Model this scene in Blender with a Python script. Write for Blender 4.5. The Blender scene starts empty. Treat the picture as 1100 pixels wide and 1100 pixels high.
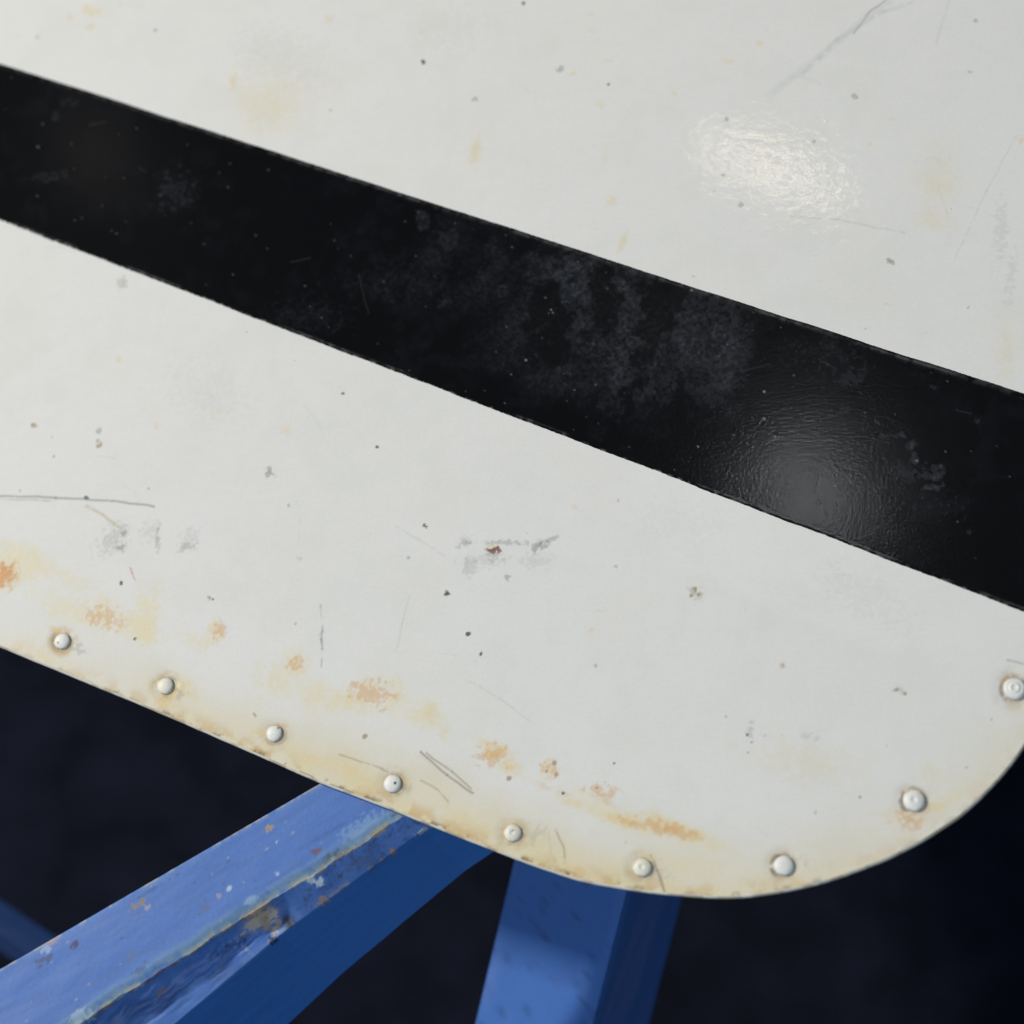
import bpy, math
import numpy as np
from mathutils import Matrix, Vector

S = bpy.context.scene
COL = S.collection

# ------------------------------------------------------------------ camera
# world: the top of the panel is the plane z = 0.76, floor at z = 0
ZP = 0.76
KX, KY, TH, DIST = 0.25, 0.45, 0.25, 0.73
_n = np.array([-KX, KY, 1.0]); _n /= np.linalg.norm(_n)
_x = np.array([1.0, 0, 0]) - _n[0]*_n; _x /= np.linalg.norm(_x)
_y = np.cross(_n, _x)
M = np.array([_x, _y, _n])
CAM = M @ np.array([0, 0, DIST]) + np.array([0, 0, ZP])

cam_d = bpy.data.cameras.new('camera')
cam = bpy.data.objects.new('camera', cam_d); COL.objects.link(cam)
mw = Matrix([[M[i][j] for j in range(3)] + [CAM[i]] for i in range(3)] + [[0, 0, 0, 1]])
cam.matrix_world = mw
cam_d.sensor_width = 36; cam_d.lens = 18/TH
cam_d.clip_start = 0.01; cam_d.clip_end = 50
cam_d.dof.use_dof = True; cam_d.dof.focus_distance = 0.722; cam_d.dof.aperture_fstop = 7.1
S.camera = cam

def ray(px, py):
    return M @ np.array([(px-550)/550*TH, (550-py)/550*TH, -1.0])
def at(px, py, z=0.0):
    """point at height ZP+z seen in direction (px,py) of the 1100 px photograph"""
    r = ray(px, py); t = (ZP+z-CAM[2])/r[2]
    return CAM + r*t

# ------------------------------------------------------------------ light
w = bpy.data.worlds.new('World'); S.world = w; w.use_nodes = True
bg = w.node_tree.nodes['Background']
bg.inputs['Color'].default_value = (0.50, 0.72, 1.0, 1); bg.inputs['Strength'].default_value = 0.15
S.view_settings.view_transform = 'Standard'; S.view_settings.look = 'None'
S.view_settings.exposure = 0; S.view_settings.gamma = 1; S.view_settings.use_curve_mapping = False

def lamp(name, loc, target, sx, sy, power, col, roll=0.0):
    l = bpy.data.lights.new(name, 'AREA'); l.shape = 'RECTANGLE'; l.size = sx; l.size_y = sy
    l.energy = power; l.color = col
    o = bpy.data.objects.new(name, l); COL.objects.link(o); o.location = Vector(loc)
    d = Vector(target) - Vector(loc)
    o.rotation_mode = 'QUATERNION'
    q = d.to_track_quat('-Z', 'Y')
    o.rotation_quaternion = q @ Matrix.Rotation(roll, 3, 'Z').to_quaternion()
    return o
def mirror_spot(px, py, L):
    """where a lamp must hang for the level panel to mirror it at (px,py)"""
    p = at(px, py); r = ray(px, py); r = r/np.linalg.norm(r)
    r = r*np.array([1, 1, -1]); return p, p + r*L
# key ceiling light (its mirror image falls outside the panel seen)
lamp('key_lamp', (-2.0, 0.95, ZP+2.0), (0, 0, ZP), 0.20, 0.20, 82.0, (1.0, 0.968, 0.905))
lamp('fill_lamp', (-0.25, -1.6, ZP+1.7), (0, 0, ZP), 1.0, 0.8, 18.0, (0.68, 0.84, 1.0))
p, q = mirror_spot(830, 182, 1.6)
_, q1 = mirror_spot(745, 150, 1.6); _, q2 = mirror_spot(915, 214, 1.6)
strip_axis = q2-q1; print('strip', np.linalg.norm(strip_axis))
so = lamp('strip_lamp', q, p, 0.150, 0.014, 0.080, (1.0, 0.84, 0.56))
_z = Vector(q-p).normalized(); _xx = Vector(strip_axis); _xx = (_xx-_z*_xx.dot(_z)).normalized(); _yy = _z.cross(_xx)
so.rotation_quaternion = Matrix((_xx, _yy, _z)).transposed().to_quaternion()
p, q = mirror_spot(872, 530, 1.6)
lamp('ceiling_spot', q, p, 0.03, 0.03, 0.28, (0.93, 0.96, 1.0))
p, q = mirror_spot(105, 165, 1.6)
lamp('far_spot', q, p, 0.04, 0.04, 0.018, (1.0, 0.9, 0.8))

# ------------------------------------------------------------------ helpers
def hash2(ix, iy, seed):
    h = (ix.astype(np.int64)*374761393 + iy.astype(np.int64)*668265263 + seed*974634777) & 0xFFFFFFFF
    h = ((h ^ (h >> 13))*1274126177) & 0xFFFFFFFF
    h = ((h ^ (h >> 16))*2246822519) & 0xFFFFFFFF
    return ((h ^ (h >> 15)) & 0xFFFFFF)/float(0xFFFFFF)
def vnoise(x, y, seed=0):
    ix = np.floor(x); iy = np.floor(y); fx = x-ix; fy = y-iy
    fx = fx*fx*(3-2*fx); fy = fy*fy*(3-2*fy)
    a = hash2(ix, iy, seed); b = hash2(ix+1, iy, seed); c = hash2(ix, iy+1, seed); d = hash2(ix+1, iy+1, seed)
    return (a*(1-fx)+b*fx)*(1-fy) + (c*(1-fx)+d*fx)*fy
def fbm(x, y, size, seed=0, octs=4):
    s = 0; a = 1.0; t = 0; f = 1.0/size
    for k in range(octs):
        ang = 0.7*k+0.3; c_, s_ = math.cos(ang), math.sin(ang)
        s = s + a*vnoise((x*c_-y*s_)*f+17.3*k, (x*s_+y*c_)*f-9.1*k, seed+k*13); t += a; a *= 0.55; f *= 2.03
    return s/t
def sstep(a, b, x):
    t = np.clip((x-a)/(b-a), 0, 1); return t*t*(3-2*t)
def srgb(r, g, b):
    f = lambda v: (v/255/12.92) if v <= 10 else ((v/255+0.055)/1.055)**2.4
    return np.array([f(r), f(g), f(b)])

def catmull(P, n=10):
    P = [np.array(p, float) for p in P]; out = []
    for i in range(len(P)-1):
        p0 = P[max(i-1, 0)]; p1 = P[i]; p2 = P[i+1]; p3 = P[min(i+2, len(P)-1)]
        for k in range(n):
            t = k/n
            out.append(0.5*((2*p1)+(-p0+p2)*t+(2*p0-5*p1+4*p2-p3)*t*t+(-p0+3*p1-3*p2+p3)*t**3))
    out.append(P[-1]); return np.array(out)

def mesh_np(name, V, F, mat, parent=None, attrs=None, smooth=True):
    """V (n,3); F (m,4) quads"""
    me = bpy.data.meshes.new(name)
    me.vertices.add(len(V)); me.vertices.foreach_set('co', np.asarray(V, np.float32).ravel())
    F = np.asarray(F, np.int32); me.loops.add(F.size); me.loops.foreach_set('vertex_index', F.ravel())
    me.polygons.add(len(F)); me.polygons.foreach_set('loop_start', np.arange(0, F.size, F.shape[1], dtype=np.int32))
    me.update(calc_edges=True)
    me.polygons.foreach_set('use_smooth', np.full(len(F), smooth))
    for k, a in (attrs or {}).items():
        if a.ndim == 2:
            at_ = me.attributes.new(k, 'FLOAT_COLOR', 'POINT')
            at_.data.foreach_set('color', np.concatenate([a, np.ones((len(a), 1))], 1).astype(np.float32).ravel())
        else:
            at_ = me.attributes.new(k, 'FLOAT', 'POINT'); at_.data.foreach_set('value', a.astype(np.float32))
    me.materials.append(mat)
    o = bpy.data.objects.new(name, me); COL.objects.link(o)
    if parent is not None: o.parent = parent
    return o
def mesh_py(name, V, F, mat, parent=None, smooth=False):
    me = bpy.data.meshes.new(name); me.from_pydata([tuple(map(float, v)) for v in V], [], F)
    me.materials.append(mat)
    if smooth:
        for p_ in me.polygons: p_.use_smooth = True
    o = bpy.data.objects.new(name, me); COL.objects.link(o)
    if parent is not None: o.parent = parent
    return o
def empty(name, loc=(0, 0, 0)):
    o = bpy.data.objects.new(name, None); COL.objects.link(o); o.location = loc; return o

# ------------------------------------------------------------------ materials
def new_mat(name):
    m = bpy.data.materials.new(name); m.use_nodes = True
    nt = m.node_tree; return m, nt, nt.nodes['Principled BSDF']
def N(nt, t, **kw):
    n = nt.nodes.new(t)
    for k, v in kw.items():
        if hasattr(n, k): setattr(n, k, v)
        else: n.inputs[k].default_value = v
    return n
def painted(name, r0, r1, bumps, fine=0.06, spec=0.5, metallic=0):
    """colour from the 'paint' attribute, roughness r0..r1 by the 'rough' attribute, bumps = [(scale, strength, distance)]"""
    m, nt, b = new_mat(name); L = nt.links.new
    a = N(nt, 'ShaderNodeAttribute', attribute_name='paint'); g = N(nt, 'ShaderNodeAttribute', attribute_name='rough')
    tc = N(nt, 'ShaderNodeTexCoord')
    nz = N(nt, 'ShaderNodeTexNoise'); nz.inputs['Scale'].default_value = 900; nz.inputs['Detail'].default_value = 4
    L(tc.outputs['Object'], nz.inputs['Vector'])
    mr = N(nt, 'ShaderNodeMapRange'); mr.inputs['From Min'].default_value = .3; mr.inputs['From Max'].default_value = .7
    mr.inputs['To Min'].default_value = 1-fine; mr.inputs['To Max'].default_value = 1+fine
    L(nz.outputs['Fac'], mr.inputs['Value'])
    vm = N(nt, 'ShaderNodeVectorMath', operation='SCALE'); L(a.outputs['Color'], vm.inputs[0]); L(mr.outputs[0], vm.inputs['Scale'])
    L(vm.outputs[0], b.inputs['Base Color'])
    rr = N(nt, 'ShaderNodeMapRange'); rr.inputs['To Min'].default_value = r0; rr.inputs['To Max'].default_value = r1
    L(g.outputs['Fac'], rr.inputs['Value']); L(rr.outputs[0], b.inputs['Roughness'])
    b.inputs['Specular IOR Level'].default_value = spec
    prev = None
    for sc, st, di in bumps:
        n2 = N(nt, 'ShaderNodeTexNoise'); n2.inputs['Scale'].default_value = sc; n2.inputs['Detail'].default_value = 3
        L(tc.outputs['Object'], n2.inputs['Vector'])
        bp = N(nt, 'ShaderNodeBump'); bp.inputs['Strength'].default_value = st; bp.inputs['Distance'].default_value = di
        L(n2.outputs['Fac'], bp.inputs['Height'])
        if prev: L(prev.outputs[0], bp.inputs['Normal'])
        prev = bp
    if prev: L(prev.outputs[0], b.inputs['Normal'])
    return m

MAT_WHITE = painted('white_panel_paint', 0.055, 0.6, [(240, 0.6, 0.00009), (900, 0.5, 0.000020)], 0.02)
MAT_RIVET = painted('rivet_paint', 0.40, 0.6, [(500, 0.5, 0.00015)], 0.04, 0.35)
MAT_BLACK = painted('black_stripe_paint', 0.135, 0.48, [(870, 0.7, 0.000048), (60, 0.3, 0.00006)], 0.10, 0.25)
MAT_BLUE = painted('blue_trestle_paint', 0.5, 0.75, [(60, 0.3, 0.0002), (500, 0.4, 0.00012)], 0.05, 0.35)

# ------------------------------------------------------------------ setting: the floor
def build_floor():
    m, nt, b = new_mat('navy_carpet'); L = nt.links.new
    tc = N(nt, 'ShaderNodeTexCoord')
    n1 = N(nt, 'ShaderNodeTexNoise'); n1.inputs['Scale'].default_value = 22; n1.inputs['Detail'].default_value = 8
    n2 = N(nt, 'ShaderNodeTexNoise'); n2.inputs['Scale'].default_value = 500; n2.inputs['Detail'].default_value = 3
    L(tc.outputs['Object'], n1.inputs['Vector']); L(tc.outputs['Object'], n2.inputs['Vector'])
    mx = N(nt, 'ShaderNodeMath', operation='MULTIPLY'); L(n1.outputs['Fac'], mx.inputs[0]); L(n2.outputs['Fac'], mx.inputs[1])
    cr = N(nt, 'ShaderNodeValToRGB'); cr.color_ramp.elements[0].position = .12; cr.color_ramp.elements[1].position = .42
    cr.color_ramp.elements[0].color = (0.0050, 0.0058, 0.0120, 1); cr.color_ramp.elements[1].color = (0.0150, 0.0172, 0.034, 1)
    L(mx.outputs[0], cr.inputs[0]); L(cr.outputs[0], b.inputs['Base Color'])
    b.inputs['Roughness'].default_value = 1; b.inputs['Specular IOR Level'].default_value = .1
    bp = N(nt, 'ShaderNodeBump'); bp.inputs['Distance'].default_value = .004; L(n2.outputs['Fac'], bp.inputs['Height']); L(bp.outputs[0], b.inputs['Normal'])
    o = mesh_py('floor', [(-4, -4, 0), (4, -4, 0), (4, 4, 0), (-4, 4, 0)], [(0, 1, 2, 3)], m)
    o['kind'] = 'structure'; o['label'] = 'dark navy carpeted floor out of focus below the trestle'
build_floor()

# ------------------------------------------------------------------ the panel
EDGE_PX = [(-525, 473), (-420, 517), (-300, 568), (-150, 631.5), (0, 695), (150, 757), (250, 800), (342, 840), (418, 869), (500, 902), (562, 926),
           (619, 945), (675, 956), (730, 962.5), (785, 964.5), (830, 960), (870, 952), (909, 940), (964, 918), (1018, 887), (1050, 861),
           (1077, 833), (1100, 803), (1125, 762), (1143, 715), (1153, 655), (1158, 590), (1160, 480), (1160, 300), (1160, -150)]
EDGE_PX2 = [(1160, -330), (300, -560), (-525, -560)]
curve = catmull([at(*p)[:2] for p in EDGE_PX], 26)
_l = np.concatenate([[0], np.cumsum(np.linalg.norm(np.diff(curve, axis=0), axis=1))])*1000
curve = curve+((fbm(_l, _l*0, 7, 71, 4)-.5)*.00035)[:, None]*np.array([[.35, .93]])
outline = np.vstack([curve, [at(*p)[:2] for p in EDGE_PX2]])
def inset(poly, d):
    t = np.roll(poly, -1, 0)-np.roll(poly, 1, 0); t /= np.linalg.norm(t, axis=1)[:, None]
    nrm = np.stack([-t[:, 1], t[:, 0]], 1)          # outline runs counter-clockwise -> left is inside
    return poly + nrm*d
def nearest(P, poly, closed=True, lim=None):
    """distance (negative inside), nearest point"""
    A = poly; B = np.roll(poly, -1, 0)
    if not closed: A = A[:-1]; B = B[:-1]
    if lim is not None:
        m_ = np.minimum(np.linalg.norm(A-lim[0], axis=1), np.linalg.norm(B-lim[0], axis=1)) < lim[1]+.06
        m_ |= np.linalg.norm(B-A, axis=1) > .05
        A = A[m_]; B = B[m_]
    best = np.full(len(P), 1e9); NP = np.zeros_like(P); sg = np.zeros(len(P))
    for a, b in zip(A, B):
        d = b-a; L2 = d @ d
        t = np.clip(((P-a) @ d)/L2, 0, 1)
        q = a + t[:, None]*d; v = P-q; dd = (v*v).sum(1)
        m = dd < best
        best[m] = dd[m]; NP[m] = q[m]
        sg[m] = (d[0]*v[m, 1]-d[1]*v[m, 0])
    return np.sqrt(best)*np.where(sg > 0, -1, 1), NP

vis = np.array([at(-40, -40)[:2], at(1140, -40)[:2], at(-40, 980)[:2], at(1140, 980)[:2]])
lo, hi = vis.min(0), vis.max(0)
blo, bhi = outline.min(0), outline.max(0)
ST = 0.00040
def axis(b0, l, h, b1):
    a = np.arange(l, h, ST)
    left = np.linspace(b0-0.004, l, max(3, int((l-b0)/0.004)), endpoint=False) if b0 < l else np.array([])
    right = np.linspace(h, b1+0.004, max(3, int((b1-h)/0.004))) if b1 > h else np.array([])
    return np.concatenate([left, a, right])
XS = axis(blo[0], max(lo[0], blo[0]-.002), min(hi[0], bhi[0]+.002), bhi[0]); YS = axis(blo[1], max(lo[1], blo[1]-.002), min(hi[1], bhi[1]+.002), bhi[1])

def grid_panel(poly):
    gx, gy = np.meshgrid(XS, YS); P = np.stack([gx.ravel(), gy.ravel()], 1)
    # coarse signed test: only verts near the outline need the exact distance
    nx, ny = len(XS), len(YS)
    sd = np.zeros(len(P)); NPt = P.copy()
    bl = 40
    for j0 in range(0, ny, bl):
        for i0 in range(0, nx, bl):
            jj = np.arange(j0, min(j0+bl, ny)); ii = np.arange(i0, min(i0+bl, nx))
            idx = (jj[:, None]*nx+ii[None, :]).ravel()
            c = P[idx].mean(0)[None]; R = np.linalg.norm(P[idx]-c, axis=1).max()
            d, _ = nearest(c, poly)
            if abs(d[0]) > R+0.03: sd[idx] = d[0]
            else:
                # restrict to close segments
                dd, nn = nearest(P[idx], poly, lim=(c[0], R+.075)); sd[idx] = dd; NPt[idx] = nn
    return nx, ny, P, sd, NPt

pan_poly = inset(outline, 0.0007)
nx, ny, P, sd, NPt = grid_panel(pan_poly)
ins = sd <= 0
I = (np.arange(ny-1)[:, None]*nx+np.arange(nx-1)[None, :]).ravel()
Q = np.stack([I, I+1, I+1+nx, I+nx], 1)
keep = ins[Q].any(1); Q = Q[keep]
used = np.unique(Q); remap = np.full(len(P), -1, np.int64); remap[used] = np.arange(len(used))
P = np.where(ins[:, None], P, NPt)[used]; Q = remap[Q]; sd = np.minimum(sd[used], 0)
edge_d = -sd                                     # metres from the rim
X, Y = P[:, 0], P[:, 1]
print('panel verts', len(P))

# --- paint: colours of the worn white finish ------------------------------
def local(px, py, X, Y):
    """coordinates around a spot of the panel, in units of about a third of a millimetre"""
    c = at(px, py)[:2]; ex = at(px+1, py)[:2]-c; ey = at(px, py+1)[:2]-c
    inv = np.linalg.inv(np.array([ex, ey]).T)
    return inv[0, 0]*(X-c[0])+inv[0, 1]*(Y-c[1]), inv[1, 0]*(X-c[0])+inv[1, 1]*(Y-c[1])
mm = 1000.0
def nz(size, seed, octs=4, Xs=None, Ys=None):
    return fbm((X if Xs is None else Xs)*mm, (Y if Ys is None else Ys)*mm, size, seed, octs)

base = np.array([0.772, 0.738, 0.685])
C = np.tile(base, (len(P), 1)); RG = np.full(len(P), 0.0); H = np.zeros(len(P))
def mix(mask, col, sel=None):
    global C
    if sel is None: C += (np.asarray(col)-C)*mask[:, None]
    else: C[sel] += (np.asarray(col)-C[sel])*mask[:, None]
# broad faint discoloration
n_big = nz(60, 1); n_mid = nz(14, 2)
mix(0.10*sstep(.45, .7, n_big), (0.70, 0.68, 0.60))
mix(0.11*sstep(.45, .75, n_mid), (0.62, 0.61, 0.55)); mix(0.10*sstep(.5, .72, nz(25, 8, 6)), (0.72, 0.66, 0.54))
mix(0.05*sstep(.45, .7, nz(5, 7, 3)), (0.62, 0.64, 0.64))
# directional faint wiping streaks
st = fbm(X*mm*0.08+Y*mm*1.1, Y*mm*0.08-X*mm*0.3, 1.6, 77, 3)
mix(0.05*sstep(.5, .75, st), (0.60, 0.60, 0.58))

BB = 3.0
def blob(px, py, rx, ry, ang, col, s, thr=.45, size=6, seed=0, soft=.25, rough=.3, octs=5, h=0):
    """an irregular stain"""
    dx, dy = local(px, py, X, Y)
    R = max(rx, ry)*2.2
    sel = np.nonzero((np.abs(dx) < R) & (np.abs(dy) < R))[0]
    if len(sel) == 0: return
    dx = dx[sel]; dy = dy[sel]; c_, s_ = math.cos(math.radians(ang)), math.sin(math.radians(ang))
    u = (dx*c_+dy*s_)/rx; v = (-dx*s_+dy*c_)/ry
    r = np.sqrt(u*u+v*v)
    n = fbm(X[sel]*mm, Y[sel]*mm, size*.33, seed+int(px)*7+int(py), octs)
    f = np.clip(1-r*.62, 0, 1)*1.15 + (n-.5)*1.9*np.clip(1.6-r*.8, 0, 1)
    m = s*sstep(thr, thr+soft, f)
    mix(m, col, sel); RG[sel] = np.maximum(RG[sel], m*rough)
    if h: H[sel] += h*m
def line(pts, wd, col, s, seed=0, h=0, broken=.35, rough=.4):
    """scratch through points (photo px), width wd"""
    for (a, b) in zip(pts[:-1], pts[1:]):
        dx, dy = local(a[0], a[1], X, Y); ex, ey = b[0]-a[0], b[1]-a[1]; L2 = ex*ex+ey*ey
        t = (dx*ex+dy*ey)/L2
        pd = np.abs(dx*ey-dy*ex)/math.sqrt(L2)
        sel = np.nonzero((t > -0.02) & (t < 1.02) & (pd < wd*3+2))[0]
        if not len(sel): continue
        n = fbm(X[sel]*mm, Y[sel]*mm, 2.2, seed+31, 3); 
        wob = (fbm(X[sel]*mm, Y[sel]*mm, 5, seed+5, 2)-.5)*2.2
        dd = np.abs((dx[sel]*ey-dy[sel]*ex)/math.sqrt(L2)+wob)
        m = .72*s*(1-sstep(wd*.3, wd*1.0+.9, dd))*sstep(broken-.15, broken+.2, n)
        mix(m, col, sel); RG[sel] = np.maximum(RG[sel], m*rough)
        if h: H[sel] += h*m

OCH = (0.77, 0.575, 0.29); PALE = (0.76, 0.66, 0.43); RUST = (0.66, 0.34, 0.12); BROWN = (0.16, 0.09, 0.045)
GREY = (0.22, 0.22, 0.22); DARK = (0.045, 0.04, 0.04); CREAM = (0.72, 0.62, 0.41)
# warm grime along the lower rim, fading to the right
dxr, dyr = local(0, 695, X, Y)
along = np.clip(1-(dxr-560)/420, 0.30, 1)
left = sstep(1400, -200, -dxr) if False else 1.0
e = edge_d*mm
bot = sstep(-60, 140, dyr)                       # only the lower rim, not the far sides
ne = nz(9, 21, 5); ne2 = nz(30, 22, 3)
mix(np.clip(0.95*along*bot*(1-sstep(1, 28, e+16*(ne2-.5)))*(.5+.8*ne), 0, 1), CREAM)
mix(0.75*along*bot*(1-sstep(1, 14, e+9*(ne-.5)))*sstep(.35, .65, ne2*.5+ne*.5), PALE)
mix(0.75*along*bot*(1-sstep(.3, 6.5, e))*sstep(.42, .64, nz(6, 23, 5)), (0.62, 0.41, 0.18))
mix(0.70*along*bot*(1-sstep(.2, 2.0, e))*sstep(.55, .68, nz(3.5, 24, 4)), BROWN)
mix(0.7*bot*along*(1-sstep(.1, .7, e))*sstep(.56, .66, nz(9, 25, 4)), (0.26, .17, .09))
# ochre stains
for a in [(20, 605, 26, 22, 20, PALE, .7), (4, 616, 15, 18, 30, (0.62, .27, .08), 1.0), (75, 655, 40, 16, 18, PALE, .45), (55, 612, 60, 10, 25, PALE, .35),
          (112, 660, 26, 16, 25, OCH, .50), (158, 660, 14, 30, 10, PALE, .75), (158, 680, 14, 14, 0, PALE, .8), (135, 672, 10, 14, 0, OCH, .4),
          (232, 677, 9, 15, 5, OCH, .55), (212, 690, 22, 8, 20, PALE, .4), (318, 712, 13, 15, -10, OCH, .55), (300, 730, 26, 20, -20, PALE, .6),
          (342, 748, 20, 16, 50, PALE, .6), (330, 752, 10, 6, 0, OCH, .4), (400, 745, 32, 18, 5, OCH, .42), (375, 755, 24, 10, 15, PALE, .7),
          (425, 750, 10, 18, 10, PALE, .6), (455, 768, 22, 14, 10, PALE, .6), (463, 765, 8, 14, -20, OCH, .35), (477, 786, 7, 10, 0, OCH, .4),
          (530, 808, 17, 11, 20, OCH, .95), (548, 824, 14, 8, 30, OCH, .7), (533, 802, 24, 5, 20, OCH, .5), (590, 828, 12, 10, 70, OCH, .45),
          (618, 862, 22, 7, 18, OCH, .45), (665, 878, 44, 9, 14, PALE, .8), (668, 881, 22, 8, 12, OCH, .8), (700, 884, 16, 12, 10, OCH, .85),
          (728, 893, 22, 7, 18, RUST, .8), (735, 893, 34, 8, 18, OCH, .8), (755, 903, 36, 9, 18, PALE, .6), (640, 857, 34, 14, 12, PALE, .3),
          (590, 846, 24, 5, 20, RUST, .25), (650, 860, 16, 5, 30, RUST, .3),
          (287, 118, 26, 30, 80, CREAM, .30), (300, 100, 40, 60, 80, CREAM, .16), (92, 800, 30, 10, 22, PALE, .4), (40, 700, 30, 14, 22, OCH, .35),
          (180, 735, 24, 16, 20, CREAM, .5), (200, 742, 16, 10, 40, OCH, .45), (330, 815, 30, 10, 22, OCH, .3), (380, 832, 40, 12, 25, OCH, .4),
          (500, 880, 30, 8, 30, OCH, .3), (560, 905, 30, 10, 25, PALE, .5), (590, 929, 14, 5, 20, RUST, .5), (620, 935, 24, 6, 20, OCH, .4),
          (735, 955, 40, 6, 5, OCH, .5), (745, 930, 40, 16, 5, PALE, .35), (1005, 868, 12, 5, -10, OCH, .5), (1020, 860, 30, 8, -25, PALE, .4),
          (965, 875, 26, 7, 0, OCH, .4), (980, 882, 20, 4, 10, OCH, .5), (930, 928, 34, 8, -15, PALE, .5), (857, 949, 12, 4, 0, OCH, .5),
          (870, 820, 60, 26, 10, CREAM, .25), (1000, 830, 16, 10, 30, PALE, .3), (840, 715, 5, 9, 30, OCH, .45), (747, 637, 10, 8, 0, BROWN, .35),
          (657, 216, 9, 6, 10, OCH, .5), (511, 160, 8, 16, 15, CREAM, .6), (670, 258, 4, 14, 20, CREAM, .6), (250, 88, 6, 10, 20, CREAM, .7),
          (132, 304, 7, 9, 0, BROWN, .35), (307, 462, 9, 8, 0, OCH, .4), (128, 386, 4, 5, 0, OCH, .5), (168, 458, 5, 5, 0, OCH, .5),
          (235, 442, 6, 4, 0, OCH, .35), (617, 544, 5, 4, 0, OCH, .5), (636, 678, 5, 4, 0, OCH, .5), (800, 400/1.0*.5, 4, 4, 0, OCH, .2),
          (1006, 190, 26, 34, 5, CREAM, .22), (1010, 200, 14, 10, 10, OCH, .16), (1000, 236, 22, 12, 10, OCH, .22), (1080, 380, 16, 26, 10, CREAM, .3),
          (1097, 150, 4, 6, 0, OCH, .6), (816, 46, 5, 5, 0, OCH, .5), (783, 66, 8, 4, 10, OCH, .45), (725, 101, 5, 3, 40, OCH, .5),
          (958, 128, 5, 3, 20, OCH, .4), (934, 154, 4, 4, 0, OCH, .5), (636, 15, 6, 2, 0, OCH, .5), (653, 65, 6, 2, 0, OCH, .6), (615, 79, 7, 3, 0, OCH, .6),
          (635, 33, 4, 2, 50, OCH, .5), (476, 14, 3, 2, 0, OCH, .5), (452, 34, 4, 3, 0, OCH, .4), (98, 12, 14, 6, 10, CREAM, .7), (75, 18, 4, 6, 0, CREAM, .7),
          (97, 29, 6, 6, 0, CREAM, .7), (128, 6, 3, 3, 0, OCH, .5), (354, 20, 6, 6, 0, CREAM, .6), (650, 171, 5, 6, 0, OCH, .3), (645, 112, 9, 6, 0, CREAM, .4)]:
    px, py, rx, ry, ang, col, s = a
    small = max(rx, ry) < 10
    if small: blob(px, py, rx*.8, ry*.8, ang, col, s*.8, thr=.3, size=2.5, seed=3, soft=.5)
    else:
        blob(px, py, rx*1.25, ry*1.25, ang, PALE, s*.45, thr=.22, size=14, seed=9, soft=.7)
        blob(px, py, rx, ry, ang, col, min(1, s*.95), thr=.34, size=4.5, seed=3, soft=.8, octs=6)
# speckled edge texture inside the ochre stains
for a in [(318, 712, 12, 14), (400, 745, 30, 20), (700, 886, 40, 10), (730, 895, 28, 9), (530, 812, 22, 18), (112, 662, 26, 16), (648, 850, 26, 9), (590, 826, 14, 12), (8, 620, 14, 18), (975, 880, 26, 14), (235, 677, 8, 14)]:
    blob(a[0], a[1], a[2], a[3], 10, (0.66, 0.36, 0.15), .45, thr=.62, size=4, seed=91, soft=.3, octs=4)
# smudges
for a in [(300, 60, 70, 40, 10, .10), (480, 30, 60, 30, 0, .08), (930, 640, 70, 30, 30, .10), (220, 420, 60, 40, 20, .08), (720, 560, 60, 30, 10, .07), (123, 578, 16, 26, 40, .35), (128, 588, 9, 6, 20, .75), (134, 572, 5, 10, 10, .75), (170, 578, 4, 20, 3, .55), (160, 570, 12, 18, 20, .2),
          (198, 588, 16, 6, -15, .5), (205, 578, 14, 14, 10, .22), (290, 507, 7, 8, 20, .8), (322, 600, 5, 7, 20, .3),
          (540, 583, 48, 4, 0, .55), (498, 583, 12, 8, -30, .45), (578, 588, 14, 8, -20, .75), (590, 581, 16, 4, -20, .6), (520, 602, 34, 10, 0, .22),
          (575, 602, 26, 12, 0, .2), (532, 597, 14, 8, 0, .5), (505, 608, 10, 14, 10, .35), (80, 695, 16, 8, 20, .45), (192, 745, 10, 8, 30, .4),
          (436, 846, 10, 7, 10, .4), (345, 680, 4, 5, 0, .6), (870, 792, 12, 6, 10, .25), (806, 787, 5, 16, 5, .4), (968, 742, 14, 5, 15, .35),
          (1075, 250, 10, 50, 5, .18), (1085, 300, 8, 40, 8, .18), (572, 897, 16, 20, 40, .3), (820, 790, 4, 4, 0, .3), (710, 940, 18, 10, 20, .2), (850, 926, 30, 10, 10, .22)]:
    px, py, rx, ry, ang, s = a
    blob(px, py, rx, ry, ang, (0.27, 0.27, 0.255), s*.8, thr=.47, size=3.5, seed=50, soft=.6, octs=6)
blob(531, 591, 9, 4, 0, (0.22, 0.08, 0.06), .9, thr=.35, size=3, seed=1)
blob(527, 587, 7, 2, 0, (0.7, 0.66, 0.45), .8, thr=.35, size=3, seed=1)
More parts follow.
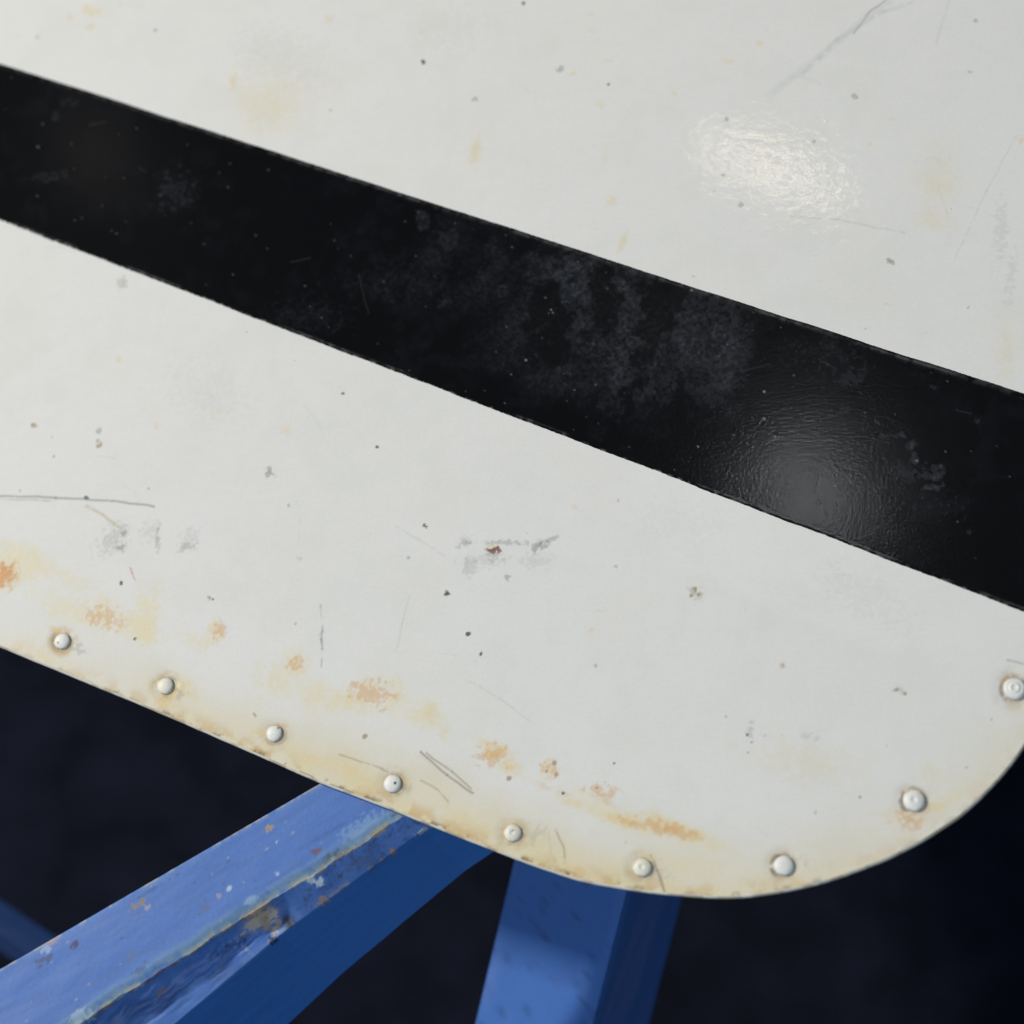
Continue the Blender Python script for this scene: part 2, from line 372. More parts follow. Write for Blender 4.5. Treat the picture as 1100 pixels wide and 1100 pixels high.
# specks and chips: (x, y, r, tone)
SPK = [(455, 67, 3.0, 1), (562, 3, 2.5, 1), (654, 91, 1.8, 1), (601, 74, 5, 0), (510, 106, 4, 0), (795, 220, 4, 0), (776, 189, 3, 0), (781, 128, 3, 0),
       (957, 281, 4.5, 0), (918, 104, 4, 0), (874, 152, 3, 0), (888, 130, 2, 0), (457, 565, 3.2, 1), (480, 638, 4, 1), (545, 621, 4.2, 0), (503, 681, 3, 1), (517, 702, 3.2, 1),
       (405, 480, 2, 1), (368, 423, 2, 1), (439, 599, 2, 0), (664, 538, 2, 0), (93, 535, 2.6, 1), (21, 527, 1.8, 0), (226, 643, 3.6, 1), (130, 626, 2.5, 1), (145, 686, 2.6, 1),
       (318, 670, 2, 0), (106, 463, 4, 0), (105, 474, 3, 0), (58, 490, 2.2, 0), (55, 470, 1.6, 0), (37, 457, 4, 2), (107, 478, 4, 2), (355, 118, 2, 0), (167, 33, 2, 1),
       (747, 633, 3, 2), (751, 639, 2.5, 2), (743, 640, 2, 2), (595, 820, 3, 2), (588, 828, 2.6, 2), (598, 832, 3.2, 2), (547, 836, 3, 2), (605, 852, 2, 1), (840, 790, 1.5, 1),
       (662, 609, 2.5, 0), (841, 715, 2.5, 0), (392, 791, 3, 2), (640, 715, 2, 0), (803, 789, 1.8, 1), (807, 797, 1.6, 1), (804, 808, 2, 1), (963, 741, 2.2, 2), (972, 745, 2, 2), (876, 873, 2, 0),
       (924, 856, 1.6, 1), (1065, 773, 1.6, 1), (1039, 824, 1.8, 0), (650, 840, 1.7, 2), (641, 846, 1.6, 2), (672, 905, 2, 0), (160, 525, 2, 0), (310, 543, 2, 0), (700, 560, 1.6, 0), (1020, 610, 2, 0),
       (900, 400, 2, 0), (1040, 330, 2, 0), (745, 296, 2, 1), (930, 353, 1.6, 0), (660, 820, 1.6, 1), (780, 770, 1.6, 0), (40, 40, 2, 0), (210, 150, 2, 0), (1048, 22, 3, 0), (1042, 77, 2.5, 0)]
rs = np.random.RandomState(4)
for k in range(45): SPK.append((rs.uniform(0, 1100), rs.uniform(0, 950), rs.uniform(.5, 1.2), rs.choice([0, 0, 2, 3, 3])))
for (px, py, r, t) in SPK:
    blob(px, py, r*.72, r*.85, (px*7) % 180, [(.34, .34, .33), (.08, .075, .07), (0.36, 0.26, 0.15), (0.55, 0.5, 0.38)][t], [.6, .9, .8, .45][t], thr=.25, size=3.0, seed=5, soft=.5, octs=2, h=-.00002)
blob(142, 616, 1.2, 6, -22, (0.6, 0.15, 0.2), .6, thr=.25, size=3)
# scratches
line([(0, 533), (60, 534.5), (120, 538), (165, 544)], 1.0, (0.24, 0.25, 0.22), .95, 1, -.00005, .12)
line([(0, 536), (60, 538)], 0.6, (0.24, 0.25, 0.22), .5, 2, 0, .35)
line([(92, 543), (110, 553), (127, 566)], 2.0, (0.55, 0.44, 0.30), .8, 3, 0, .2)
line([(344, 650), (346, 672), (346, 700), (345, 736)], .6, GREY, .6, 4, 0, .42)
line([(345, 685), (346, 698)], 1.1, GREY, .8, 5, 0, .2)
line([(452, 808), (480, 833), (508, 852)], 1.0, (0.22, 0.17, 0.10), .9, 6, -.00005, .15)
line([(458, 809), (486, 829), (506, 848)], .7, (0.22, 0.17, 0.10), .8, 7, -.00005, .2)
line([(452, 838), (470, 848), (482, 862)], .6, (0.3, 0.24, 0.16), .7, 8, 0, .3)
line([(365, 810), (410, 826), (425, 835)], .7, (0.35, 0.24, 0.14), .7, 9, 0, .3)
line([(699, 918), (706, 935), (714, 960)], 1.5, (0.24, 0.17, 0.10), .9, 10, -.00006, .12)
line([(597, 890), (606, 910), (607, 928)], .8, (0.25, 0.2, 0.13), .7, 11, 0, .25)
line([(590, 893), (592, 915), (598, 930)], .7, (0.5, 0.47, 0.40), .5, 12, 0, .25)
line([(958, 0), (930, 20), (900, 44), (880, 62), (850, 84), (825, 104)], 5.0, (0.42, 0.44, 0.43), .26, 13, 0, .30)
line([(952, 0), (935, 12), (917, 36)], .8, (0.3, 0.28, 0.25), .65, 14, -.00004, .25)
line([(990, 0), (950, 12), (900, 42), (862, 80)], 2.4, (0.42, 0.44, 0.43), .30, 15, 0, .35)
line([(1095, 140), (1060, 205), (1025, 280)], .5, (0.5, 0.5, 0.48), .45, 16, 0, .35)
line([(850, 232), (900, 236), (970, 250)], .5, (0.45, 0.45, 0.42), .6, 17, 0, .4)
line([(953, 277), (961, 284)], 1.2, (0.3, 0.22, 0.16), .8, 18, 0, .1)
line([(425, 565), (450, 580), (478, 598)], .5, (0.5, 0.5, 0.46), .5, 19, 0, .3)
line([(440, 640), (432, 670), (425, 700)], .5, (0.5, 0.5, 0.46), .5, 20, 0, .3)
line([(500, 730), (540, 752), (570, 775)], .5, (0.5, 0.45, 0.38), .5, 21, 0, .35)
line([(1082, 709), (1100, 713)], .8, (0.3, 0.28, 0.25), .8, 22, 0, .2)
line([(272, 766), (275, 770)], .8, (0.4, 0.12, 0.08), .9, 23, 0, .1)
line([(1020, 0), (1010, 30), (1005, 50)], 1.2, (0.5, 0.5, 0.46), .35, 24, 0, .3)
for k in range(26):
    x0, y0 = rs.uniform(0, 1080), rs.uniform(0, 930); a_ = rs.uniform(-.3, .9)+(1.2 if k % 5 == 0 else 0); l_ = rs.uniform(12, 60)
    line([(x0, y0), (x0+l_*.5*math.cos(a_), y0+l_*.5*math.sin(a_)), (x0+l_*math.cos(a_+.15), y0+l_*math.sin(a_+.15))], .35, (0.5, 0.5, 0.45), .35, 40+k, 0, .42)

# rivets: centre, radius in px
RIV = [(67, 689, 8.6), (178, 737, 9.0), (295, 788, 9.0), (422, 842, 10.0), (551, 895, 9.8), (690, 932, 10.4), (842, 930, 11.3), (982, 860, 12.3), (1090, 740, 12.8)]
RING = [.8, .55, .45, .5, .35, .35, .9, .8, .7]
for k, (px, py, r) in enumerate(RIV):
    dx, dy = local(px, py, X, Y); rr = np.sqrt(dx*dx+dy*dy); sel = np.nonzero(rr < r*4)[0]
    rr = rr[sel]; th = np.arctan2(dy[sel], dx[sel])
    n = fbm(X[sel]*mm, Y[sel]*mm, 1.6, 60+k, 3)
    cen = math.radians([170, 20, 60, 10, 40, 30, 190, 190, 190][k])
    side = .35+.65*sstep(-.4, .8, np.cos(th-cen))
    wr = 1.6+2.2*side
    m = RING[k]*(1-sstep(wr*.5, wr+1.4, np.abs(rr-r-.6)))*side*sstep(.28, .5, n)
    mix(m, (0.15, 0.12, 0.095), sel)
    nb_ = fbm(X[sel]*mm, Y[sel]*mm, 4, 160+k, 4)
    mix(np.clip([.9, .9, .7, .7, .6, .6, .35, .35, .45][k]*(1-sstep(r*1.0, r*2.3, rr))*sstep(.35, .7, nb_)*1.2, 0, 1), (0.58, 0.42, 0.23), sel)
    # puckered sheet, a shallow dirty dip round the head
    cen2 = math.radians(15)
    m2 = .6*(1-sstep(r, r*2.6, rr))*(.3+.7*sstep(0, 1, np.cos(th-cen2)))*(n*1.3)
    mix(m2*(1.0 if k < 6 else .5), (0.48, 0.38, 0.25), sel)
    H[sel] += -.00022*np.exp(-((rr-r*1.15)/(r*.55))**2)
for a in [(172, 752, 16, 8, 20, OCH, .6), (188, 742, 8, 10, 0, OCH, .6), (283, 786, 12, 4, 0, OCH, .5), (300, 780, 8, 4, 0, RUST, .4), (62, 677, 14, 4, 20, OCH, .6), (432, 838, 6, 4, 0, OCH, .4), (694, 920, 10, 4, 20, OCH, .6), (550, 884, 10, 3, 20, OCH, .35)]:
    px, py, rx, ry, ang, col, s = a
    blob(px, py, rx, ry, ang, col, s, thr=.4, size=5, seed=33, soft=.4)
# rougher patch added below the stripe to mute the spot lamp's glints
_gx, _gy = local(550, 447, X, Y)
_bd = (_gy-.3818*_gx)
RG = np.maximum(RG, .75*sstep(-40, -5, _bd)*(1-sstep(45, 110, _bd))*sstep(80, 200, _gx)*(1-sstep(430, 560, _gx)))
# mild waviness of the sheet and of the brushed enamel
Z = (nz(70, 101, 2)-.5)*.00035 + (nz(2.4, 103, 2)-.5)*.000012 + H
edgeroll = 0.0*e
V = np.stack([X, Y, ZP + (Z+edgeroll)*sstep(0, .6, e)], 1)

panel = empty('painted_panel', tuple(at(550, 500)))
panel['label'] = 'white painted metal panel with broad black stripe and rivets along its rounded rusty rim'
panel['category'] = 'panel'
bpy.context.view_layer.update()
PINV = np.array([panel.location.x, panel.location.y, panel.location.z])
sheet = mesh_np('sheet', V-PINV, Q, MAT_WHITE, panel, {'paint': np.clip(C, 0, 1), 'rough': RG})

# rolled rim and the underside, its own closed skirt
def rim():
    prof = [(0.00072, -0.00002), (0.0004, -0.00016), (0.00012, -0.0004), (0.0, -0.0008), (0.0, -0.0014), (0.0003, -0.0018), (0.0010, -0.0020)]
    n = len(outline); Vs = []; Fs = []
    for d, z in prof:
        o = inset(outline, d); Vs.append(np.stack([o[:, 0], o[:, 1], np.full(n, ZP+z)], 1))
    Vs = np.vstack(Vs)
    for k in range(len(prof)-1):
        for i in range(n):
            j = (i+1) % n; Fs.append((k*n+j, k*n+i, (k+1)*n+i, (k+1)*n+j))
    # underside as quads to a centre strip
    Vs = Vs - PINV
    nn = fbm(Vs[:, 0]*mm, Vs[:, 1]*mm, 5, 3, 4)
    Cc = np.tile(np.array([0.68, 0.62, 0.50]), (len(Vs), 1)); m = sstep(.5, .62, nn)[:, None]
    Cc = Cc*(1-m*.5)+np.array([0.30, 0.20, 0.10])*m*.5
    mesh_np('rim', Vs, Fs, MAT_WHITE, panel, {'paint': Cc, 'rough': np.full(len(Vs), .4)})
    o = inset(outline, 0.0010)
    mesh_py('underside', [(p_[0]-PINV[0], p_[1]-PINV[1], -0.0020) for p_ in o], [tuple(range(len(o)))[::-1]], MAT_WHITE, panel)
rim()

# --- the black stripe ---------------------------------------------------
def build_stripe():
    U0, U1 = -490, 1152
    ua = np.concatenate([np.linspace(U0, -40, 60, endpoint=False), np.linspace(-40, 1152, 1350)])
    va = np.linspace(0, 1, 250)
    # exact lines on the panel
    A0, A1 = at(0, 68)[:2], at(1100, 423)[:2]; B0, B1 = at(0, 237)[:2], at(1100, 657)[:2]
    tu = []
    top = np.array([at(u, 68+(423-68)/1100*u)[:2] for u in ua]); bot_ = np.array([at(u, 237+(657-237)/1100*u)[:2] for u in ua])
    d = (A1-A0)/np.linalg.norm(A1-A0); nrm = np.array([-d[1], d[0]])
    s_ = ua*.33
    jt = (fbm(s_, s_*0, .9, 5, 3)-.5)*.00022+(fbm(s_, s_*0, 14, 6, 2)-.5)*.0005
    jb = (fbm(s_, s_*0+50, .9, 7, 3)-.5)*.00035+(fbm(s_, s_*0+50, 12, 8, 2)-.5)*.0006
    top = top+nrm*jt[:, None]; bot_ = bot_+nrm*jb[:, None]
    Pp = top[:, None, :]*(1-va[None, :, None])+bot_[:, None, :]*va[None, :, None]
    nu, nv = len(ua), len(va)
    x = Pp[..., 0].ravel(); y = Pp[..., 1].ravel(); v = np.tile(va, nu); u = np.repeat(ua, nv)
    # follow the sheet's waviness, 0.12 mm proud
    z = ZP + (fbm(x*mm, y*mm, 70, 101, 2)-.5)*.00035 + .00013
    wv = 60.0                                    # stripe width, mm
    de = np.minimum(v, 1-v)*wv
    z = z - .00010*(1-sstep(0, .5, de))
    Cc = np.tile(np.array([0.0030, 0.0027, 0.0027]), (len(x), 1)); R = np.full(len(x), .0)
    def add(m, col, rg=0):
        nonlocal Cc, R
        Cc += (np.array(col)-Cc)*m[:, None]; R = np.maximum(R, m*rg)
    DU = (0.036, 0.038, 0.044)
    n1 = fbm(x*mm, y*mm, 30, 200, 5); n2 = fbm(x*mm, y*mm, 6, 201, 5); n3 = fbm(x*mm, y*mm, 1.1, 202, 4)
    add(.05*sstep(.48, .7, n2)*sstep(.4, .65, n1), DU, .5)
    def sm(px, py, rx, ry, ang, s, size=6, thr=.45, soft=.4, seed=1, col=DU, rg=.8, grain=True):
        dx, dy = local(px, py, x, y); c_, q_ = math.cos(math.radians(ang)), math.sin(math.radians(ang))
        a_ = (dx*c_+dy*q_)/rx; b_ = (-dx*q_+dy*c_)/ry; r = np.sqrt(a_*a_+b_*b_)
        sel = np.nonzero(r < 2)[0]
        n = fbm(x[sel]*mm, y[sel]*mm, size*.33, seed+int(px+py), 4)
        f = np.clip(1-r[sel]*.62, 0, 1)*1.15+(n-.5)*1.7
        m = np.zeros(len(x)); m[sel] = s*sstep(thr-.1, thr+soft+.3, f)*((.15+3.0*n3[sel]**2) if grain else 1.0)
        add(np.clip(m, 0, 1), col, rg)
    # dusty, dulled patch around the middle with finger-like clear streaks
    sm(655, 335, 150, 80, 18, .30, 60, .2, .8); sm(610, 285, 70, 28, 20, .42, 20); sm(690, 330, 90, 30, 22, .40, 24); sm(640, 330, 70, 50, 15, .28, 30, .35, .7); sm(560, 330, 90, 60, 18, .17, 40, .3, .8)
    sm(700, 380, 14, 60, 12, .36, 16); sm(665, 400, 16, 55, 8, .30, 14); sm(738, 370, 26, 70, 15, .26, 18); sm(780, 380, 16, 44, 8, .34, 10); sm(600, 400, 60, 40, 15, .17, 26, .35, .7)
    sm(770, 410, 40, 40, 0, .20, 20, .35, .6); sm(605, 395, 14, 14, 0, .30, 8); sm(480, 255, 18, 10, 60, .3, 8); sm(455, 235, 8, 16, -20, .35, 8); sm(540, 312, 9, 8, 0, .3, 8); sm(478, 324, 9, 8, 0, .28, 8)
    for px_, py_ in ((583, 325), (716, 318), (596, 352), (702, 345), (650, 322)):
        sm(px_, py_, 17, 42, 12, .95, 16, .25, .15, 9, (0.0045, 0.0040, 0.0040), 0, grain=False)
    # dried spots
    for a in [(1008, 510, 10, 14, .75), (1000, 524, 20, 5, .7), (996, 510, 8, 8, .4), (968, 467, 12, 5, .6), (978, 480, 7, 7, .55), (982, 492, 6, 8, .5), (948, 470, 6, 5, .4), (975, 510, 20, 16, .28), (935, 476, 4, 4, .6),
              (1050, 452, 5, 4, .5), (1042, 572, 5, 4, .3), (915, 405, 26, 12, .22), (905, 440, 10, 8, .25), (790, 372, 20, 14, .3), (1003, 417, 8, 4, .3), (190, 205, 30, 34, .25), (60, 190, 40, 10, .2), (330, 340, 60, 30, .14), (430, 300, 80, 30, .14),
              (75, 110, 14, 8, .3), (60, 125, 8, 6, .3), (1000, 545, 60, 20, .12), (890, 380, 60, 30, .14)]:
        sm(a[0], a[1], a[2]*.8, a[3]*.8, 0, a[4]*.8, 5, .42, .35, 17)
    # white specks
    rs2 = np.random.RandomState(9)
    for k in range(120):
        uu = rs2.uniform(0, 1100); vv = rs2.uniform(0.02, .98); yy = 68+.3227*uu+vv*(169+.059*uu)
        if k < 12: uu, yy = [(586, 320), (594, 336), (592, 333), (565, 387), (743, 312), (821, 450), (833, 470), (821, 421), (750, 480), (41, 158), (880, 540), (985, 495)][k]
        r = rs2.uniform(.3, 1.1)*(1.5 if k < 12 else 1)
        dx, dy = local(uu, yy, x, y); rr = np.hypot(dx, dy*1.2); m = (1-sstep(r*.5, r+.8, rr))*rs2.uniform(.15, .7)*(1 if k < 12 else .35)
        add(m, (0.35, 0.35, 0.36), .5)
    # hairline scuffs
    for k in range(9):
        uu = rs2.uniform(0, 1050); vv = rs2.uniform(0.05, .9); yy = 68+.3227*uu+vv*(169+.059*uu); an = rs2.uniform(-.2, .6)+(1.3 if k % 4 == 0 else 0); ln = rs2.uniform(8, 45)
        dx, dy = local(uu, yy, x, y); t = dx*math.cos(an)+dy*math.sin(an); pd = np.abs(-dx*math.sin(an)+dy*math.cos(an)+t*t*.002)
        m = (1-sstep(.3, 1.2, pd))*((t > 0) & (t < ln))*rs2.uniform(.01, .05)
        add(m, (0.3, 0.3, 0.3), .3)
    # worn, chalky edges
    wmm = (x-x.min())*mm
    ed = fbm(x*mm, y*mm, 2.0, 210, 4); ed2 = fbm(x*mm, y*mm, 25, 211, 3)
    add(.5*(1-sstep(.05, .45, np.abs(v*wv-.9)))*(.4+.6*sstep(.35, .6, ed))*sstep(.35, .6, ed2), (0.10, 0.10, 0.10), .5)
    add(.35*(1-sstep(0, 2.4, v*wv))*sstep(.35, .65, ed), (0.10, 0.10, 0.10), .5)
    add(.5*(1-sstep(0, .7, (1-v)*wv))*sstep(.54, .70, ed), (0.30, 0.29, 0.28), .5)
    add(.35*(1-sstep(.05, .4, np.abs((1-v)*wv-.9)))*sstep(.45, .62, ed2)*(.3+.7*sstep(.35, .6, ed)), (0.2, 0.2, 0.2), .5)
    I_ = (np.arange(nu-1)[:, None]*nv+np.arange(nv-1)[None, :]).ravel()
    F_ = np.stack([I_, I_+1, I_+1+nv, I_+nv], 1)
    Vv = np.stack([x, y, z], 1)-PINV
    # face orientation up
    a, b, c = Vv[F_[0][0]], Vv[F_[0][1]], Vv[F_[0][2]]
    if np.cross(b-a, c-b)[2] < 0: F_ = F_[:, ::-1]
    mesh_np('stripe', Vv, F_, MAT_BLACK, panel, {'paint': np.clip(Cc, 0, 1), 'rough': R})
build_stripe()

# --- rivets ----------------------------------------------------------------
def rivet_mesh(R, seed, pip, dot=None, tint=(0.74, 0.74, 0.71)):
    rs_ = np.random.RandomState(seed); nr, ns = 22, 40; Vs = []; Cs = []
    for i in range(nr+1):
        t = i/nr; r = R*t
        for k in range(ns):
            a = 2*math.pi*k/ns
            z = R*.42*math.sqrt(max(0, 1-(t**2.3))) if t < 1 else 0.0
            if pip: z -= R*.10*math.exp(-((t-.10)/.12)**2)
            if pip == 2: z -= R*.05*math.exp(-((t-.55)/.10)**2)
            x = r*math.cos(a)*(1+.02*math.sin(2*a+seed)); y = r*math.sin(a)*(1+.025*math.cos(3*a+seed))
            Vs.append((x, y, z-.0002 if i == nr else z))
            n = float(fbm(np.array([x*mm*3+seed*9]), np.array([y*mm*3]), 3, seed, 3)[0])
            col = np.array(tint)*(1-.10*max(0, n-.5)*2)
            col = col+(np.array([.30, .24, .18])-col)*(.6*max(0, (t-.80)/.20)**1.5*(.4+1.2*n if n > .4 else .5))
            if dot is not None:
                q_ = math.hypot(x-dot[0]*R, y-dot[1]*R)/R
                col = col+(np.array(dot[2])-col)*max(0, min(1, (.20-q_)/.08))
            Cs.append(col)
    Fs = []
    for i in range(nr):
        for k in range(ns):
            Fs.append((i*ns+k, (i+1)*ns+k, (i+1)*ns+(k+1) % ns, i*ns+(k+1) % ns))
    return np.array(Vs), Fs, np.array(Cs)
rlabels = {8: 'larger rivet head with a centre punch mark and brown grime on its left side', 0: 'rivet head with a small orange rust dot', 6: 'rivet head with a chipped dark gap on its left side'}
for k, (px, py, r) in enumerate(RIV):
    c = at(px, py); R = np.linalg.norm(at(px+r, py)[:2]-c[:2])*.5+np.linalg.norm(at(px, py+r)[:2]-c[:2])*.5
    dot = {0: (-.35, -.25, (.55, .22, .10)), 3: (.35, -.05, (.12, .11, .10)), 2: (.5, .55, (.5, .28, .15)), 4: (.1, .2, (.5, .42, .3))}.get(k)
    Vs, Fs, Cs = rivet_mesh(R, 3+k, {4: 1, 5: 1, 7: 1, 8: 2}.get(k, 0), dot, (0.76, 0.71, 0.59) if k in (1, 4, 5) else (0.77, 0.745, 0.68))
    o = mesh_np('rivet', Vs, Fs, MAT_RIVET, panel, {'paint': Cs, 'rough': np.full(len(Vs), .35)})
    o.location = Vector(c - PINV) + Vector((0, 0, -.00002))
    if k in rlabels: o['label'] = rlabels[k]
    for p_ in o.data.polygons: p_.use_smooth = True

# ------------------------------------------------------------------ the trestle
BLUE = np.array([0.060, 0.155, 0.44])
ZT = -0.0023                                     # top of the beam, touching the panel's underside
trestle = empty('wooden_trestle', (0, 0, 0))
trestle['label'] = 'chipped blue painted wooden trestle under the white panel, with splintered beam edge and splayed leg'
trestle['category'] = 'trestle'

def build_beam():
    P0, P1 = at(345, 840, ZT)[:2], at(0, 1040, ZT)[:2]; ax = (P1-P0)/np.linalg.norm(P1-P0)
    R0, R1 = at(430, 878, ZT)[:2], at(100, 1088, ZT)[:2]
    nb = np.array([-ax[1], ax[0]])
    if nb @ (R0-P0) < 0: nb = -nb
    ab = lambda p_: ((np.asarray(p_)[:2]-P0) @ ax, (np.asarray(p_)[:2]-P0) @ nb)
    a0, w0 = ab(R0); a1, w1 = ab(R1)
    # outer edge of the chamfer, 5 mm lower near the panel, deeper away
    c0 = ab(at(455, 891, ZT-.005)); c1 = ab(at(300, 1005, ZT-.008)); c2 = ab(at(188, 1100, ZT-.012))
    print('beam', a0, w0, a1, w1, c0, c1, c2)
    # lower edge of the side, lying straight below the chamfer's edge
    def solve(px, py):
        best = None
        for z in np.linspace(-.02, -.3, 561):
            a, b = ab(at(px, py, z)); bb = np.interp(a, [c0[0], c1[0], c2[0]], [c0[1], c1[1], c2[1]])
            if best is None or abs(b-bb) < best[0]: best = (abs(b-bb), a, z)
        return best[1:]
    s0 = solve(530, 915); s1 = solve(310, 1100); print('side', s0, s1)
    la = np.concatenate([np.linspace(-.30, -.08, 30, endpoint=False), np.arange(-.08, .19, .0005), np.linspace(.19, .40, 30)])
    na = len(la)
    sl = (w1-w0)/(a1-a0); wid = w0+sl*(np.clip(la, -.1, .25)-a0)
    cw = np.interp(la, [c0[0], c1[0], c2[0]], [c0[1], c1[1], c2[1]])
    extr = (c2[1]-c1[1])/(c2[0]-c1[0]); cw = np.where(la > c2[0], c2[1]+extr*.3*(la-c2[0]), cw)
    cd = np.interp(la, [c0[0], c1[0], c2[0]], [.005, .008, .012])
    sz = s0[1]+(s1[1]-s0[1])/(s1[0]-s0[0])*(np.clip(la, -.10, .22)-s0[0])
    rag = (fbm(la*mm, la*0, 12, 3, 5)-.5)*.0026
    ntop, nch, nsd = 64, 44, 60
    rows = []; tag_ = []
    for j in range(ntop): rows.append((wid*0+ (wid+rag)*j/(ntop-1), np.full(na, ZT))); tag_.append(0+j/(ntop-1))
    for j in range(1, nch+1):
        t = j/nch; rows.append(((wid+rag)*(1-t)+cw*t, ZT-cd*t)); tag_.append(1+t)
    for j in range(1, nsd+1):
        t = j/nsd; rows.append((cw*1.0, ZT-cd+(sz-(ZT-cd))*t)); tag_.append(2+t)
    for b_, z_ in ((wid*0, sz), (wid*0, ZT-.006), (wid*0, ZT-.0012), (wid*0+.0006, ZT-.0002)): rows.append((b_, z_)); tag_.append(4.0)
    Bm = np.array([r[0] for r in rows]); Zm = np.array([r[1]+np.zeros(na) for r in rows]); T = np.repeat(np.array(tag_)[:, None], na, 1); Am = np.repeat(la[None], len(rows), 0)
    # worn rounding of the edges
    Zm[0] -= .0006
    b = Bm.ravel(); z = Zm.ravel(); a = Am.ravel(); t = T.ravel()
    wd_ = np.repeat(wid[None]+rag[None], len(rows), 0).ravel(); cdd = np.repeat(cd[None], len(rows), 0).ravel()
    am, bm_ = a*mm, b*mm
    top = t <= 1; ch = (t > 1) & (t <= 2); sd_ = (t > 2) & (t <= 3)
    z = z + np.where(top, (fbm(am*.35, bm_, 9, 11, 3)-.5)*.0003 - .0010*sstep(-.0035, 0, b-wd_), 0)
    # the torn-out chunk, and the splintered hollow that follows it
    ka, kb = ab(at(288, 985, ZT-.002))
    kc = ka
    g = np.exp(-((a-ka)/.006)**2)
    hollow = sstep(ka+.002, ka+.012, a)*(1-.3*sstep(.16, .25, a))
    tc_ = np.clip(t-1, 0, 1)
    grain = fbm(am*.07, z*mm*1.5+bm_*.8, 2.2, 15, 4)
    dep = np.where(ch, hollow*(.0034*np.sin(np.pi*tc_**.55) + .0042*(grain-.5)*np.sin(np.pi*tc_)) + .0035*g*np.sin(np.pi*tc_), 0)
    z = z-dep; b = b-dep*.6
    rr = np.where(sd_, (fbm(am*.3, z*mm, 9, 16, 3)-.5)*.0007, 0); b = b+rr
    # colours
    Cc = np.tile(BLUE, (len(a), 1)); R = np.zeros(len(a))
    def add(m, col, rg=0):
        nonlocal Cc, R
        m = np.clip(m, 0, 1); Cc += (np.array(col)-Cc)*m[:, None]; R = np.maximum(R, m*rg)
    zz = -z*mm*1.3
    n1 = fbm(am*.3, bm_+zz, 10, 20, 4); n2 = fbm(am, bm_+zz, 3, 21, 5); n3 = fbm(am*.5, bm_*1.3+zz, 1.2, 22, 3)
    add(.22*sstep(.45, .7, n1), (0.12, 0.23, 0.50)); add(.15*sstep(.5, .7, fbm(am*.2, bm_+zz, 5, 25, 4)), (0.05, 0.12, 0.36))
    add(np.where(sd_, 1.0, 0)*.8, (0.050, 0.21, 0.62))  # side face coloured a brighter blue than the top, to lift its shade
    GREEN = (0.25, 0.32, 0.28); WOOD = (0.30, 0.17, 0.08); DK = (0.03, 0.03, 0.035); PW = (0.50, 0.58, 0.62)
    dr = (b-wd_)*mm
    add(np.where(top, .75*sstep(-6.5, -.5, dr)*sstep(.22, .50, n2*.5+n1*.5), 0), (0.22, 0.33, 0.36), .2)
    add(np.where(top | (tc_ < .08), .7*sstep(-2.2, -.2, dr)*(1-sstep(.3, 1.4, dr))*sstep(.38, .55, n2), 0), (0.42, 0.40, 0.27), .3)
    add(np.where(top | (tc_ < .10), .75*sstep(-.8, 0.0, dr)*(1-sstep(.2, 1.0, dr))*sstep(.50, .60, fbm(am, bm_, 4, 26, 4)), 0), (0.20, 0.10, 0.05), .5)
    add(np.where(top, .5*(1-sstep(.3, 2.5, bm_))*sstep(.35, .6, n2), 0), (0.20, 0.32, 0.42))
    add(np.where(top, .8*(1-sstep(.1, 1.2, bm_))*sstep(.50, .62, n2), 0), (0.45, 0.36, 0.28))
    # grime rubbed in near the outer half, long streaks
    add(np.where(top, .16*sstep(.55, .72, fbm(am*.12, bm_, 2.2, 27, 4)), 0), (0.05, 0.09, 0.20))
    # lower lip of chamfer and the raw wood of the torn chunk
    add(np.where(ch, hollow*sstep(.50, .7, grain)*.6, 0), (0.025, 0.06, 0.20))
    add(np.where(ch | top, .95*np.exp(-((a-ka-.003)/.0050)**2)*sstep(-1.8, .2, dr)*sstep(.32, .5, n2+.1)*(1-sstep(.35, .65, tc_)), 0), (0.42, 0.28, 0.16), .8)
    add(np.where(ch, .9*np.exp(-((a-ka-.001)/.003)**2)*sstep(.25, .55, tc_)*sstep(.45, .6, n3), 0), (0.50, 0.46, 0.42), .8)
    add(np.where(ch, .95*np.exp(-((a-ka+.0045)/.0022)**2)*sstep(.45, .8, tc_), 0), DK, .8)
    add(np.where(ch, .7*sstep(.75, .98, tc_)*sstep(.48, .6, fbm(am, zz, 5, 29, 4))*np.exp(-(np.clip(a-c0[0], -.01, 9)/.05)**2), 0), (0.40, 0.36, 0.32), .6)
    add(np.where(ch, .5*sstep(.60, .70, fbm(am, bm_+zz, 1.6, 30, 4))*(1-hollow), 0), (0.05, 0.06, 0.12), .5)
    def spot(px, py, rx, ry, ang, col, s, dz=0, thr=.42, size=2.2, seed=1):
        aa, bb = ab(at(px, py, ZT+dz)); sc = .00034
        da = (a-aa)/sc; db = (b-bb)/sc; c_, q_ = math.cos(math.radians(ang)), math.sin(math.radians(ang))
        r = np.hypot((da*c_+db*q_)/rx, (-da*q_+db*c_)/ry)
        n = fbm(am, bm_, size*.6, seed+int(px), 6)
        add(np.where(t < 2.05, s*.9*sstep(thr, thr+.3, np.clip(1-r*.62, 0, 1)*1.1+(n-.5)*2.2*np.clip(1.7-r, 0, 1)), 0), col, .6)
    OC = (0.42, 0.27, 0.11)
